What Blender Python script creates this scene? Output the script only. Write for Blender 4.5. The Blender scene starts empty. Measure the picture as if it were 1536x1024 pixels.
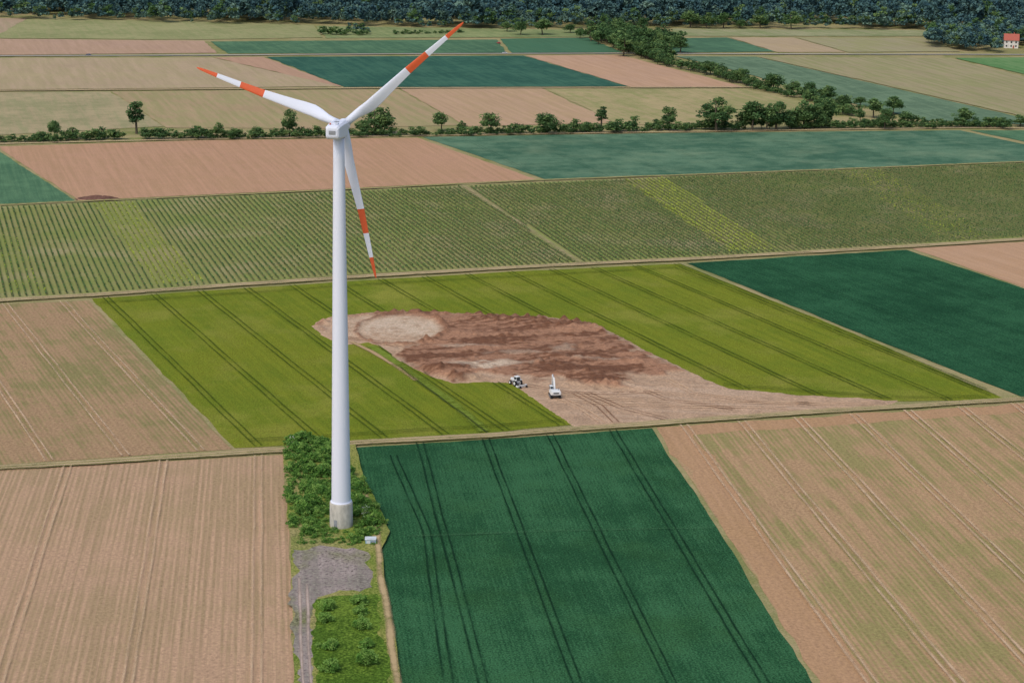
import bpy, bmesh, math, random
import numpy as np
from mathutils import Vector, Matrix, noise
from mathutils.geometry import tessellate_polygon
random.seed(7)
scene = bpy.context.scene
COL = scene.collection

# ------------------------------------------------------------------ camera
CAMH = 165.0; FPX = 2800.0; TH = math.radians(14.65); ROLL = math.radians(1.0)
fw = Vector((0, math.cos(TH), -math.sin(TH)))
up0 = Vector((0, math.sin(TH), math.cos(TH))); r0 = Vector((1, 0, 0))
rt = r0*math.cos(ROLL) + up0*math.sin(ROLL)
up = up0*math.cos(ROLL) - r0*math.sin(ROLL)
cam = bpy.data.cameras.new("camera"); camo = bpy.data.objects.new("camera", cam)
COL.objects.link(camo); scene.camera = camo
cam.lens = 36*FPX/1536; cam.sensor_width = 36; cam.clip_start = 1; cam.clip_end = 60000
camo.matrix_world = Matrix(((rt.x, up.x, -fw.x, 0), (rt.y, up.y, -fw.y, 0), (rt.z, up.z, -fw.z, CAMH), (0, 0, 0, 1)))

def P(x, y):
    """survey point -> ground coordinates (metres) on the flat plain"""
    d = fw*FPX + rt*(x-768) + up*(512-y)
    t = -CAMH/d.z
    return Vector((d.x*t, d.y*t))
def PP(l): return [P(*p) for p in l]

# ------------------------------------------------------------------ light
w = bpy.data.worlds.new("World"); scene.world = w; w.use_nodes = True
nt = w.node_tree; bg = nt.nodes["Background"]
sky = nt.nodes.new("ShaderNodeTexSky"); sky.sky_type = 'NISHITA'; sky.sun_disc = False
SE = math.radians(52); SA = math.radians(215)   # compass azimuth of sun (0=+Y, clockwise)
sky.sun_elevation = SE; sky.sun_rotation = SA; sky.air_density = 1.0; sky.dust_density = 2.5
nt.links.new(sky.outputs[0], bg.inputs[0]); bg.inputs[1].default_value = 0.15
sl = bpy.data.lights.new("sun", 'SUN'); sl.energy = 1.5; sl.angle = math.radians(30); sl.color = (1, 0.95, 0.88)
so = bpy.data.objects.new("sun", sl); COL.objects.link(so)
sd = Vector((math.sin(SA)*math.cos(SE), math.cos(SA)*math.cos(SE), math.sin(SE)))
so.rotation_euler = sd.to_track_quat('Z', 'Y').to_euler()
scene.view_settings.view_transform = 'Standard'; scene.view_settings.look = 'None'; scene.view_settings.exposure = 0

# ------------------------------------------------------------------ materials
def lin(c, k=None):
    # albedo from a surveyed colour; green crops sit a little warmer/greyer than bare soil under the blue sky
    K = (1.22, 0.97, 0.80) if (c[1] > c[0]*1.25) else ((1.04, 0.96, 0.80) if c[1] > c[0] else (1.03, 0.98, 0.87))
    o = []
    for v, kk in zip(c[:3], K):
        v = v/255.0
        v = v/12.92 if v <= 0.04045 else ((v+0.055)/1.055)**2.4
        o.append(min(v*kk, 0.9))
    return (*o, 1)

def newmat(name):
    m = bpy.data.materials.new(name); m.use_nodes = True
    b = m.node_tree.nodes["Principled BSDF"]
    b.inputs["Roughness"].default_value = 0.95
    b.inputs["Specular IOR Level"].default_value = 0.05
    return m, m.node_tree, b

def N(nt, t, **kw):
    n = nt.nodes.new(t)
    for k, v in kw.items(): setattr(n, k, v)
    return n
def mathn(nt, op, a, b=None, clamp=False):
    n = nt.nodes.new("ShaderNodeMath"); n.operation = op; n.use_clamp = clamp
    for i, v in enumerate((a, b)):
        if v is None: continue
        if isinstance(v, (int, float)): n.inputs[i].default_value = v
        else: nt.links.new(v, n.inputs[i])
    return n.outputs[0]
def noisen(nt, vec, scale, detail=4, rough=0.55):
    n = nt.nodes.new("ShaderNodeTexNoise"); n.inputs["Scale"].default_value = scale
    n.inputs["Detail"].default_value = detail; n.inputs["Roughness"].default_value = rough
    nt.links.new(vec, n.inputs["Vector"]); return n.outputs["Fac"]

def field_mat(name, c1, c2, direc=(0, 1), patch=1.5, streak=1.5, grain=1.2, wave=(1.6, 0.0), c3=None, bump=0.25, streakw=0.45, seed=0.0, grainscale=1.6, val=0.25, c3k=5.0):
    m, nt, b = newmat(name)
    g = N(nt, "ShaderNodeNewGeometry")
    a = math.atan2(direc[1], direc[0])
    r = N(nt, "ShaderNodeVectorRotate", rotation_type='Z_AXIS'); r.inputs["Angle"].default_value = -a
    nt.links.new(g.outputs["Position"], r.inputs["Vector"])
    off = N(nt, "ShaderNodeVectorMath", operation='ADD'); off.inputs[1].default_value = (seed*137, seed*71, 0)
    nt.links.new(r.outputs[0], off.inputs[0]); v = off.outputs[0]
    s = N(nt, "ShaderNodeVectorMath", operation='MULTIPLY'); s.inputs[1].default_value = (0.012, streakw, 0)
    nt.links.new(v, s.inputs[0])
    A = noisen(nt, v, 0.018, 3, 0.6); B = noisen(nt, s.outputs[0], 1.0, 3, 0.65); C = noisen(nt, v, grainscale, 2, 0.7)
    D = noisen(nt, v, 0.09, 4, 0.68)
    f = mathn(nt, 'MULTIPLY', mathn(nt, 'SUBTRACT', A, 0.5), patch*1.7)
    f = mathn(nt, 'ADD', f, mathn(nt, 'MULTIPLY', mathn(nt, 'SUBTRACT', B, 0.5), streak*1.6))
    f = mathn(nt, 'ADD', f, mathn(nt, 'MULTIPLY', mathn(nt, 'SUBTRACT', C, 0.5), grain*1.6))
    f = mathn(nt, 'ADD', f, mathn(nt, 'MULTIPLY', mathn(nt, 'SUBTRACT', D, 0.5), patch*1.5))
    if wave[1] > 0:
        sp = N(nt, "ShaderNodeSeparateXYZ"); nt.links.new(v, sp.inputs[0])
        jit = mathn(nt, 'MULTIPLY', D, 0.8)
        ph = mathn(nt, 'MULTIPLY', mathn(nt, 'ADD', sp.outputs[1], jit), 2*math.pi/wave[0])
        wv = mathn(nt, 'MULTIPLY', mathn(nt, 'SINE', ph), mathn(nt, 'MULTIPLY', A, wave[1]*2))
        f = mathn(nt, 'ADD', f, wv)
    f = mathn(nt, 'ADD', f, 0.5, clamp=True)
    mx = N(nt, "ShaderNodeMix", data_type='RGBA')
    mx.inputs[6].default_value = lin(c1); mx.inputs[7].default_value = lin(c2)
    nt.links.new(f, mx.inputs[0]); out = mx.outputs[2]
    if c3 is not None:
        mx2 = N(nt, "ShaderNodeMix", data_type='RGBA'); mx2.inputs[7].default_value = lin(c3)
        E = noisen(nt, v, 0.03, 4, 0.65)
        e = mathn(nt, 'MULTIPLY', mathn(nt, 'SUBTRACT', E, 0.5), c3k, clamp=True)
        nt.links.new(e, mx2.inputs[0]); nt.links.new(out, mx2.inputs[6]); out = mx2.outputs[2]
    hv = N(nt, "ShaderNodeHueSaturation")
    vv = mathn(nt, 'ADD', mathn(nt, 'MULTIPLY', mathn(nt, 'SUBTRACT', C, 0.5), val*3), 1.0)
    vv = mathn(nt, 'ADD', vv, mathn(nt, 'MULTIPLY', mathn(nt, 'SUBTRACT', A, 0.5), 0.4))
    vv = mathn(nt, 'ADD', vv, mathn(nt, 'MULTIPLY', mathn(nt, 'SUBTRACT', D, 0.5), 0.35))
    nt.links.new(vv, hv.inputs["Value"]); nt.links.new(out, hv.inputs["Color"]); out = hv.outputs[0]
    nt.links.new(out, b.inputs["Base Color"])
    if bump > 0.2:
        bp = N(nt, "ShaderNodeBump"); bp.inputs["Strength"].default_value = bump; bp.inputs["Distance"].default_value = 0.4
        nt.links.new(C, bp.inputs["Height"]); nt.links.new(bp.outputs[0], b.inputs["Normal"])
    return m

def track_mat(name, c, opacity=0.8, soft=0.5, breakup=1.0, c2=None, opaque=False):
    m, nt, b = newmat(name)
    g = N(nt, "ShaderNodeNewGeometry"); uv = N(nt, "ShaderNodeUVMap")
    C = noisen(nt, g.outputs["Position"], 0.35, 4, 0.7)
    if not opaque:
        sp = N(nt, "ShaderNodeSeparateXYZ"); nt.links.new(uv.outputs[0], sp.inputs[0])
        u = mathn(nt, 'ABSOLUTE', mathn(nt, 'SUBTRACT', mathn(nt, 'MULTIPLY', sp.outputs[0], 2), 1))
        e = mathn(nt, 'DIVIDE', mathn(nt, 'SUBTRACT', 1.0, u), soft, clamp=True)
        D = noisen(nt, g.outputs["Position"], 0.05, 3)
        br = mathn(nt, 'ADD', mathn(nt, 'MULTIPLY', mathn(nt, 'SUBTRACT', C, 0.5), breakup*2.2), 1.0)
        br = mathn(nt, 'ADD', br, mathn(nt, 'MULTIPLY', mathn(nt, 'SUBTRACT', D, 0.5), breakup*2.2))
        al = mathn(nt, 'MULTIPLY', mathn(nt, 'MULTIPLY', e, opacity), br, clamp=True)
        nt.links.new(al, b.inputs["Alpha"])
    mx = N(nt, "ShaderNodeMix", data_type='RGBA'); mx.inputs[6].default_value = lin(c); mx.inputs[7].default_value = lin(c2 or c)
    nt.links.new(mathn(nt, 'ADD', mathn(nt, 'MULTIPLY', mathn(nt, 'SUBTRACT', C, 0.5), 4), 0.5, clamp=True), mx.inputs[0])
    nt.links.new(mx.outputs[2], b.inputs["Base Color"])
    return m

def paint(name, c, rough=0.5, spec=0.4, dirt=0.08, scale=0.5, metal=0.0, stretch=None):
    m, nt, b = newmat(name)
    g = N(nt, "ShaderNodeTexCoord")
    src = g.outputs["Object"]
    if stretch:
        s = N(nt, "ShaderNodeVectorMath", operation='MULTIPLY'); s.inputs[1].default_value = stretch
        nt.links.new(src, s.inputs[0]); src = s.outputs[0]
    C = noisen(nt, src, scale, 5, 0.65)
    mx = N(nt, "ShaderNodeMix", data_type='RGBA'); mx.inputs[6].default_value = (*c, 1)
    mx.inputs[7].default_value = tuple([v*(1-dirt*4) for v in c]+[1])
    nt.links.new(mathn(nt, 'MULTIPLY', mathn(nt, 'SUBTRACT', C, 0.42), 3, clamp=True), mx.inputs[0])
    nt.links.new(mx.outputs[2], b.inputs["Base Color"])
    b.inputs["Roughness"].default_value = rough; b.inputs["Specular IOR Level"].default_value = spec; b.inputs["Metallic"].default_value = metal
    return m

def leaf_mat(name, c1, c2, trans=0.3):
    m = bpy.data.materials.new(name); m.use_nodes = True; nt = m.node_tree; nt.nodes.clear()
    o = N(nt, "ShaderNodeOutputMaterial"); g = N(nt, "ShaderNodeNewGeometry"); oi = N(nt, "ShaderNodeObjectInfo")
    mx = N(nt, "ShaderNodeMix", data_type='RGBA'); mx.inputs[6].default_value = (*c1, 1); mx.inputs[7].default_value = (*c2, 1)
    f = mathn(nt, 'ADD', mathn(nt, 'MULTIPLY', g.outputs["Random Per Island"], 0.4), mathn(nt, 'MULTIPLY', oi.outputs["Random"], 0.6))
    nt.links.new(f, mx.inputs[0])
    d = N(nt, "ShaderNodeBsdfDiffuse"); nt.links.new(mx.outputs[2], d.inputs[0])
    if trans <= 0:
        nt.links.new(d.outputs[0], o.inputs[0]); return m
    t = N(nt, "ShaderNodeBsdfTranslucent"); s = N(nt, "ShaderNodeMixShader"); s.inputs[0].default_value = trans
    nt.links.new(mx.outputs[2], t.inputs[0])
    nt.links.new(d.outputs[0], s.inputs[1]); nt.links.new(t.outputs[0], s.inputs[2]); nt.links.new(s.outputs[0], o.inputs[0])
    return m

# ------------------------------------------------------------------ mesh helpers
ZL = [0.03]
def nextz():
    ZL[0] += 0.012
    return ZL[0]

def poly_obj(name, pts, mat, z=None, jit=0.35, step=5.0):
    if z is None: z = nextz()
    out = []
    n = len(pts)
    for i in range(n):
        a, b = pts[i], pts[(i+1) % n]
        L = (b-a).length; k = max(1, min(300, int(L/step)))
        nrm = Vector((-(b-a).y, (b-a).x)).normalized() if L > 0 else Vector((0, 0))
        for j in range(k):
            p = a.lerp(b, j/k)
            q = noise.noise(Vector((p.x*0.07, p.y*0.07, i*3.1))) + 0.7*noise.noise(Vector((p.x*0.31, p.y*0.31, i)))
            out.append(p + (nrm*q*jit*2 if 0 < j else Vector((0, 0))))
    tri = tessellate_polygon([[Vector((p.x, p.y, 0)) for p in out]])
    me = bpy.data.meshes.new(name); me.from_pydata([(p.x, p.y, z) for p in out], [], [tuple(t) for t in tri])
    bm = bmesh.new(); bm.from_mesh(me)
    bmesh.ops.recalc_face_normals(bm, faces=bm.faces)
    for f in bm.faces:
        if f.normal.z < 0: f.normal_flip()
    bm.to_mesh(me); bm.free()
    me.materials.append(mat)
    o = bpy.data.objects.new(name, me); COL.objects.link(o); return o

def clip_lines(poly, d, spacing, offset=0.0, ref=None):
    d = d.normalized(); nrm = Vector((-d.y, d.x)); ref = ref or poly[0]
    vals = [(p-ref).dot(nrm) for p in poly]; lo, hi = min(vals), max(vals)
    k0 = math.ceil((lo-offset)/spacing); k1 = math.floor((hi-offset)/spacing)
    segs = []
    for k in range(k0, k1+1):
        c = offset + k*spacing
        ts = []
        for i in range(len(poly)):
            a, b = poly[i], poly[(i+1) % len(poly)]
            va, vb = (a-ref).dot(nrm)-c, (b-ref).dot(nrm)-c
            if (va <= 0) != (vb <= 0):
                t = va/(va-vb); q = a.lerp(b, t); ts.append((q-ref).dot(d))
        ts.sort()
        for i in range(0, len(ts)-1, 2):
            segs.append((ref+nrm*c+d*ts[i], ref+nrm*c+d*ts[i+1]))
    return segs

def inpoly(poly, x, y):
    r = False; n = len(poly)
    for i in range(n):
        a, b = poly[i], poly[(i+1) % n]
        if ((a[1] > y) != (b[1] > y)) and x < (b[0]-a[0])*(y-a[1])/((b[1]-a[1]) or 1e-9)+a[0]: r = not r
    return r
def ribbon(name, lines, width, mat, z=None, wig=0.15, step=6.0, wvar=0.15, avoid=None):
    if z is None: z = nextz()
    V = []; F = []; UV = []
    if avoid:
        new = []
        for line in lines:
            cur = []
            for a, b in zip(line[:-1], line[1:]):
                k = max(1, int((b-a).length/1.5))
                for j in range(k+1):
                    q = a.lerp(b, j/k)
                    if inpoly(avoid, q.x, q.y):
                        if len(cur) > 4: new.append([cur[0], cur[-1]] if len(line) == 2 else cur)
                        cur = []
                    elif not cur or (q-cur[-1]).length > 0.01: cur.append(q)
            if len(cur) > 4: new.append([cur[0], cur[-1]] if len(line) == 2 else cur)
        lines = new
    for li, line in enumerate(lines):
        pts = []
        for a, b in zip(line[:-1], line[1:]):
            k = max(1, min(250, int((b-a).length/step)))
            for j in range(k): pts.append(a.lerp(b, j/k))
        pts.append(line[-1])
        base = len(V)
        for i, p in enumerate(pts):
            t = (pts[min(i+1, len(pts)-1)]-pts[max(i-1, 0)]).normalized(); nr = Vector((-t.y, t.x))
            q = noise.noise(Vector((p.x*0.05, p.y*0.05, 1.3)))*wig*2 + noise.noise(Vector((p.x*0.2, p.y*0.2, 4.3)))*wig
            ww = width*(1+wvar*2*noise.noise(Vector((p.x*0.1, p.y*0.1, 9.3+li))))/2
            c = p+nr*q
            for s, uu in ((-1, 0.0), (1, 1.0)):
                v = c+nr*s*ww; V.append((v.x, v.y, z)); UV.append((uu, i/10))
        for i in range(len(pts)-1):
            a = base+2*i; F.append((a, a+1, a+3, a+2))
    me = bpy.data.meshes.new(name); me.from_pydata(V, [], F)
    ul = me.uv_layers.new(name="UVMap")
    idx = np.zeros(len(me.loops), dtype=np.int32); me.loops.foreach_get("vertex_index", idx)
    ul.data.foreach_set("uv", np.array(UV, dtype=np.float32)[idx].ravel())
    me.materials.append(mat)
    o = bpy.data.objects.new(name, me); COL.objects.link(o); return o

def pair_lines(segs, gap=1.9, trim=0.0):
    out = []
    for a, b in segs:
        L = (b-a).length
        if L < trim*2+10: continue
        d = (b-a).normalized(); n = Vector((-d.y, d.x))
        a2, b2 = a+d*trim, b-d*trim
        for s in (-1, 1): out.append([a2+n*s*gap/2, b2+n*s*gap/2])
    return out

def dirv(vx, vy, px, py):
    """direction on the ground through a survey point toward a distant vanishing bearing"""
    a = P(px, py); b = P(px+(px-vx)*0.05, py+(py-vy)*0.05)
    return (a-b).normalized()
dA = dirv(395, -226.5, 730, 800)       # field grain round the turbine
dB = dirv(-549, -243, 400, 550)        # grain of yellow-green field
def quad_mesh(V, F, name, mats, mi=None):
    me = bpy.data.meshes.new(name)
    nv, nf = len(V), len(F)
    me.vertices.add(nv); me.vertices.foreach_set("co", np.asarray(V, dtype=np.float32).ravel())
    me.loops.add(nf*4); me.loops.foreach_set("vertex_index", np.asarray(F, dtype=np.int32).ravel())
    me.polygons.add(nf); me.polygons.foreach_set("loop_start", np.arange(nf, dtype=np.int32)*4)
    for m in mats: me.materials.append(m)
    if mi is not None: me.polygons.foreach_set("material_index", np.asarray(mi, dtype=np.int32))
    me.update(calc_edges=True); return me

def leaf_quads(c, size, rng, flat=0.0):
    n = len(c)
    nr = rng.normal(size=(n, 3)); nr[:, 2] += flat; nr /= np.linalg.norm(nr, axis=1)[:, None]
    t = np.cross(nr, rng.normal(size=(n, 3))); t /= np.linalg.norm(t, axis=1)[:, None]
    b = np.cross(nr, t)
    s = np.asarray(size).reshape(-1, 1)*rng.uniform(0.6, 1.3, (n, 1))
    b = b*rng.uniform(0.5, 1, (n, 1))
    v = np.stack([c-t*s, c-b*s*0.9, c+t*s, c+b*s*0.9], axis=1).reshape(-1, 3)
    f = np.arange(n*4).reshape(-1, 4); return v, f

def tube(p0, p1, ra, rb, k=7):
    p0 = np.array(p0, float); p1 = np.array(p1, float); d = p1-p0; d /= np.linalg.norm(d)
    x = np.cross(d, [0.3, 0.9, 0.1]); x /= np.linalg.norm(x); y = np.cross(d, x)
    a = np.linspace(0, 2*np.pi, k, endpoint=False)
    ring = np.cos(a)[:, None]*x+np.sin(a)[:, None]*y
    v = np.vstack([p0+ring*ra, p1+ring*rb])
    f = np.array([(i, (i+1) % k, k+(i+1) % k, k+i) for i in range(k)])
    return v, f

def tree_mesh(name, seed, H, W, cb, nleaf, leaf, mats, nclump=22, top=1.0, flat=1.3):
    """mats = [bark, leafA, leafB, leafC]"""
    rng = np.random.default_rng(seed)
    Vs, Fs, Ms = [], [], []; base = 0
    def add(v, f, m):
        nonlocal base
        Vs.append(v); Fs.append(f+base); Ms.append(np.full(len(f), m)); base += len(v)
    rz = H*(1-cb)/2; cz = H*(1+cb)/2; rx = W/2
    tr = 0.028*H
    mid = (rng.normal()*0.03*W, rng.normal()*0.03*W, H*0.45)
    if mats[0] is not None:
        add(*tube((0, 0, -0.3), mid, tr, tr*0.65), 0); add(*tube(mid, (mid[0], mid[1], H*0.85), tr*0.65, tr*0.2), 0)
    for i in range(nclump):
        d = rng.normal(size=3); d /= np.linalg.norm(d)
        if d[2] < -0.5: d[2] *= 0.5
        r = rng.uniform(0.35, 0.82)
        z = d[2]*r
        narrow = 1-0.35*max(0, z)*top
        c = np.array([d[0]*r*rx*narrow, d[1]*r*rx*narrow, cz+z*rz])
        cr = rng.uniform(0.22, 0.4)*min(rx*1.1, rz*1.2)
        if i < 7 and mats[0] is not None: add(*tube((mid[0], mid[1], H*rng.uniform(0.3, 0.5)), c, tr*0.4, tr*0.1, 5), 0)
        n = int(nleaf/nclump*rng.uniform(0.6, 1.4))
        q = rng.normal(size=(n, 3)); q /= np.linalg.norm(q, axis=1)[:, None]
        q *= rng.uniform(0.45, 1.1, (n, 1))*cr; q[:, 2] *= 0.75
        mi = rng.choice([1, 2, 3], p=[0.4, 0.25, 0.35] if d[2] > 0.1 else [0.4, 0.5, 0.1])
        v, f = leaf_quads(c+q, leaf, rng, flat); add(v, f, mi)
    return quad_mesh(np.vstack(Vs), np.vstack(Fs), name, [m or mats[1] for m in mats], np.concatenate(Ms))

bark = paint("bark", (0.12, 0.10, 0.07), 0.9, 0.1)
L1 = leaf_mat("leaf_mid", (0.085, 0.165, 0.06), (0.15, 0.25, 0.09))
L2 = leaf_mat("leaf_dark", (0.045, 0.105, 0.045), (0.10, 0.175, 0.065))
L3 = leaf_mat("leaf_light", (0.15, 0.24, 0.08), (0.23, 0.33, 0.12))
FB1 = leaf_mat("forest_leaf_hazed_dark", (0.035, 0.08, 0.10), (0.065, 0.13, 0.135), 0)  # distance haze is put into the forest leaf colours as a blue cast
FB2 = leaf_mat("forest_leaf_hazed_mid", (0.055, 0.12, 0.125), (0.11, 0.19, 0.165), 0)
FB3 = leaf_mat("forest_leaf_hazed_light", (0.09, 0.17, 0.14), (0.18, 0.27, 0.20), 0)
SH1 = leaf_mat("shrub_leaf_mid", (0.11, 0.24, 0.045), (0.19, 0.36, 0.075))
SH2 = leaf_mat("shrub_leaf_dark", (0.07, 0.17, 0.04), (0.12, 0.25, 0.055))
SH3 = leaf_mat("shrub_leaf_light", (0.20, 0.36, 0.08), (0.30, 0.46, 0.11))
BLO = leaf_mat("elder_blossom", (0.65, 0.65, 0.48), (0.78, 0.78, 0.6))

def protocoll(name, meshes):
    c = bpy.data.collections.new(name)
    for i, me in enumerate(meshes):
        o = bpy.data.objects.new(name, me); c.objects.link(o)
    return c

def scatter(name, pts, scales, coll):
    """one object that carries an instanced collection on its points"""
    me = bpy.data.meshes.new(name); me.from_pydata([tuple(p) for p in pts], [], [])
    at = me.attributes.new("sc", 'FLOAT_VECTOR', 'POINT'); at.data.foreach_set("vector", np.asarray(scales, dtype=np.float32).ravel())
    o = bpy.data.objects.new(name, me); COL.objects.link(o)
    ng = bpy.data.node_groups.new(name+"_scatter", 'GeometryNodeTree')
    ng.interface.new_socket(name="Geometry", in_out='INPUT', socket_type='NodeSocketGeometry')
    ng.interface.new_socket(name="Geometry", in_out='OUTPUT', socket_type='NodeSocketGeometry')
    gi = ng.nodes.new("NodeGroupInput"); go = ng.nodes.new("NodeGroupOutput")
    ip = ng.nodes.new("GeometryNodeInstanceOnPoints"); ci = ng.nodes.new("GeometryNodeCollectionInfo")
    ci.inputs["Collection"].default_value = coll; ci.inputs["Separate Children"].default_value = True; ci.inputs["Reset Children"].default_value = True
    rv = ng.nodes.new("FunctionNodeRandomValue"); rv.data_type = 'FLOAT_VECTOR'
    rv.inputs[0].default_value = (0, 0, 0); rv.inputs[1].default_value = (0, 0, 6.283)
    na = ng.nodes.new("GeometryNodeInputNamedAttribute"); na.data_type = 'FLOAT_VECTOR'; na.inputs[0].default_value = "sc"
    ng.links.new(gi.outputs[0], ip.inputs["Points"]); ng.links.new(ci.outputs[0], ip.inputs["Instance"])
    ip.inputs["Pick Instance"].default_value = True
    ng.links.new(rv.outputs[0], ip.inputs["Rotation"]); ng.links.new(na.outputs[0], ip.inputs["Scale"])
    ng.links.new(ip.outputs[0], go.inputs[0])
    md = o.modifiers.new("scatter", 'NODES'); md.node_group = ng
    return o

def inside(poly, X, Y):
    res = np.zeros(X.shape, bool); n = len(poly)
    for i in range(n):
        a, b = poly[i], poly[(i+1) % n]
        c = ((a[1] > Y) != (b[1] > Y)) & (X < (b[0]-a[0])*(Y-a[1])/((b[1]-a[1]) or 1e-9)+a[0])
        res ^= c
    return res
def sample_poly(poly, spacing, rng, jit=0.45):
    xs = [p[0] for p in poly]; ys = [p[1] for p in poly]
    X, Y = np.meshgrid(np.arange(min(xs), max(xs), spacing), np.arange(min(ys), max(ys), spacing))
    X = X+rng.uniform(-jit, jit, X.shape)*spacing; Y = Y+rng.uniform(-jit, jit, Y.shape)*spacing
    k = inside(poly, X, Y); return np.stack([X[k], Y[k]], 1)

# ------------------------------------------------------------------ ground & fields
G = 30000
gm = field_mat("verge_grass", (142, 142, 98), (160, 148, 114), (1, 0.1), grain=1.5, c3=(120, 132, 80))
me = bpy.data.meshes.new("ground"); me.from_pydata([(-G, -3000, 0), (G, -3000, 0), (G, 2*G, 0), (-G, 2*G, 0)], [], [(0, 1, 2, 3)])
me.materials.append(gm); COL.objects.link(bpy.data.objects.new("ground", me))
dAt = (dA.x, dA.y); dBt = (dB.x, dB.y)
dC = dirv(-150, -236, 300, 370); dD = dirv(-40, -234, 780, 340); dE = dirv(150, -231, 1200, 320)

F1 = PP([(-700, 746), (-20, 706), (424, 682), (431, 760), (437, 850), (446, 1180), (-1100, 1250)])
m1 = field_mat("bare_soil_seedbed", (186, 156, 132), (158, 137, 110), dAt, patch=1.6, streak=2.2, grain=1.2, wave=(1.45, 0.3), streakw=0.9, val=0.4, grainscale=1.1)
poly_obj("ploughed_field", F1, m1)
F3 = PP([(534, 671), (730, 659), (978, 642), (1090, 815), (1216, 1020), (1330, 1200), (634, 1200), (601, 1024)])
m3 = field_mat("young_wheat", (36, 84, 58), (50, 101, 72), dAt, patch=1.8, streak=1.8, grain=1.6, wave=(1.1, 0.2), streakw=0.7, bump=0.6, val=0.8, grainscale=2.2, c3=(46, 92, 58), c3k=3)
poly_obj("wheat_field", F3, m3)
F4 = PP([(985, 641), (1536, 605), (2100, 568), (2400, 1200), (1345, 1200), (1230, 1020), (1100, 815)])
m4 = field_mat("sprouting_soil", (176, 147, 117), (142, 134, 92), dAt, patch=2.0, streak=2.6, grain=1.3, wave=(1.45, 0.3), streakw=0.35, seed=3, val=0.4, grainscale=1.1)
poly_obj("sprouting_field", F4, m4)
F4b = PP([(985, 641), (1536, 605), (1536, 617), (1040, 652), (1280, 985), (1400, 1200), (1345, 1200), (1230, 1020), (1100, 815)])
m4b = field_mat("bare_headland", (182, 148, 119), (166, 135, 105), dAt, patch=1.3, streak=1.5, grain=1.2, seed=4, val=0.4, grainscale=1.1)
poly_obj("field_headland", F4b, m4b, jit=1.0)
F5 = PP([(-300, 470), (133, 451), (348, 674), (0, 697), (-650, 735)])
m5 = field_mat("sprouting_soil_left", (168, 141, 113), (132, 126, 87), dBt, patch=2.2, streak=1.8, grain=1.2, wave=(1.45, 0.25), streakw=0.4, seed=5, val=0.4, grainscale=1.1)
poly_obj("sprouting_field", F5, m5)
F6 = PP([(138, 448), (300, 437), (560, 420), (800, 406), (1020, 396), (1280, 500), (1510, 600), (1345, 602), (1200, 613), (1000, 628), (860, 637), (735, 649), (540, 660), (430, 668), (352, 672), (240, 555)])
m6 = field_mat("ripening_barley", (121, 133, 44), (102, 119, 38), dBt, patch=2.0, streak=1.8, grain=1.6, streakw=0.5, c3=(130, 136, 60), bump=0.5, val=0.65, grainscale=2.0)
poly_obj("barley_field", F6, m6)
F7 = PP([(1030, 395), (1360, 375), (1536, 433), (1960, 572), (1536, 597), (1290, 500)])
m7 = field_mat("wheat_dark", (29, 76, 54), (41, 91, 66), dBt, patch=1.6, streak=1.4, grain=1.4, seed=7, bump=0.5, val=0.6)
poly_obj("wheat_field", F7, m7)
F8 = PP([(1368, 373), (1536, 363), (2100, 330), (2100, 590), (1972, 570), (1536, 431)])
m8 = field_mat("bare_soil_red", (190, 157, 132), (174, 142, 115), dBt, patch=1.4, streak=1.4, grain=1.0, seed=8, val=0.3)
poly_obj("ploughed_field", F8, m8)
VY = PP([(-350, 322), (0, 310), (400, 292), (800, 274), (1180, 259), (1536, 245), (1900, 231), (1950, 332), (1536, 357), (1360, 368), (1030, 386), (870, 395), (560, 410), (140, 440), (0, 448), (-420, 470)])
mv = field_mat("vineyard_soil", (148, 152, 104), (128, 142, 86), (dC.x, dC.y), patch=1.8, streak=1.2, grain=1.0, wave=(2.2, 0.0), seed=9, c3=(160, 154, 118), val=0.3)
poly_obj("vineyard_ground", VY, mv)
F10 = PP([(3, 226), (0, 220), (300, 211), (626, 207), (806, 270), (600, 279), (118, 301)])
m10 = field_mat("bare_soil_warm", (187, 150, 126), (170, 138, 112), (dC.x, dC.y), patch=1.8, streak=1.8, grain=1.0, seed=10, val=0.3)
poly_obj("ploughed_field", F10, m10)
F11 = PP([(-350, 236), (-2, 227), (114, 302), (0, 307), (-350, 321)])
m11 = field_mat("wheat_blue", (68, 112, 90), (84, 128, 102), (dC.x, dC.y), patch=1.3, streak=2, grain=0.8, seed=11)
poly_obj("wheat_field", F11, m11)
F12 = PP([(634, 206), (1000, 200), (1440, 196), (1536, 217), (1700, 235), (1536, 243), (1180, 257), (820, 270)])
m12 = field_mat("wheat_blue_big", (62, 106, 90), (84, 124, 106), (1, 0.35), patch=2.2, streak=1.6, grain=0.7, seed=12, streakw=0.15, c3=(98, 134, 114))
poly_obj("wheat_field", F12, m12)
F12b = PP([(1455, 196), (1560, 196), (1900, 200), (1900, 224), (1700, 230), (1536, 213)])
poly_obj("wheat_field", F12b, m11)

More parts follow.
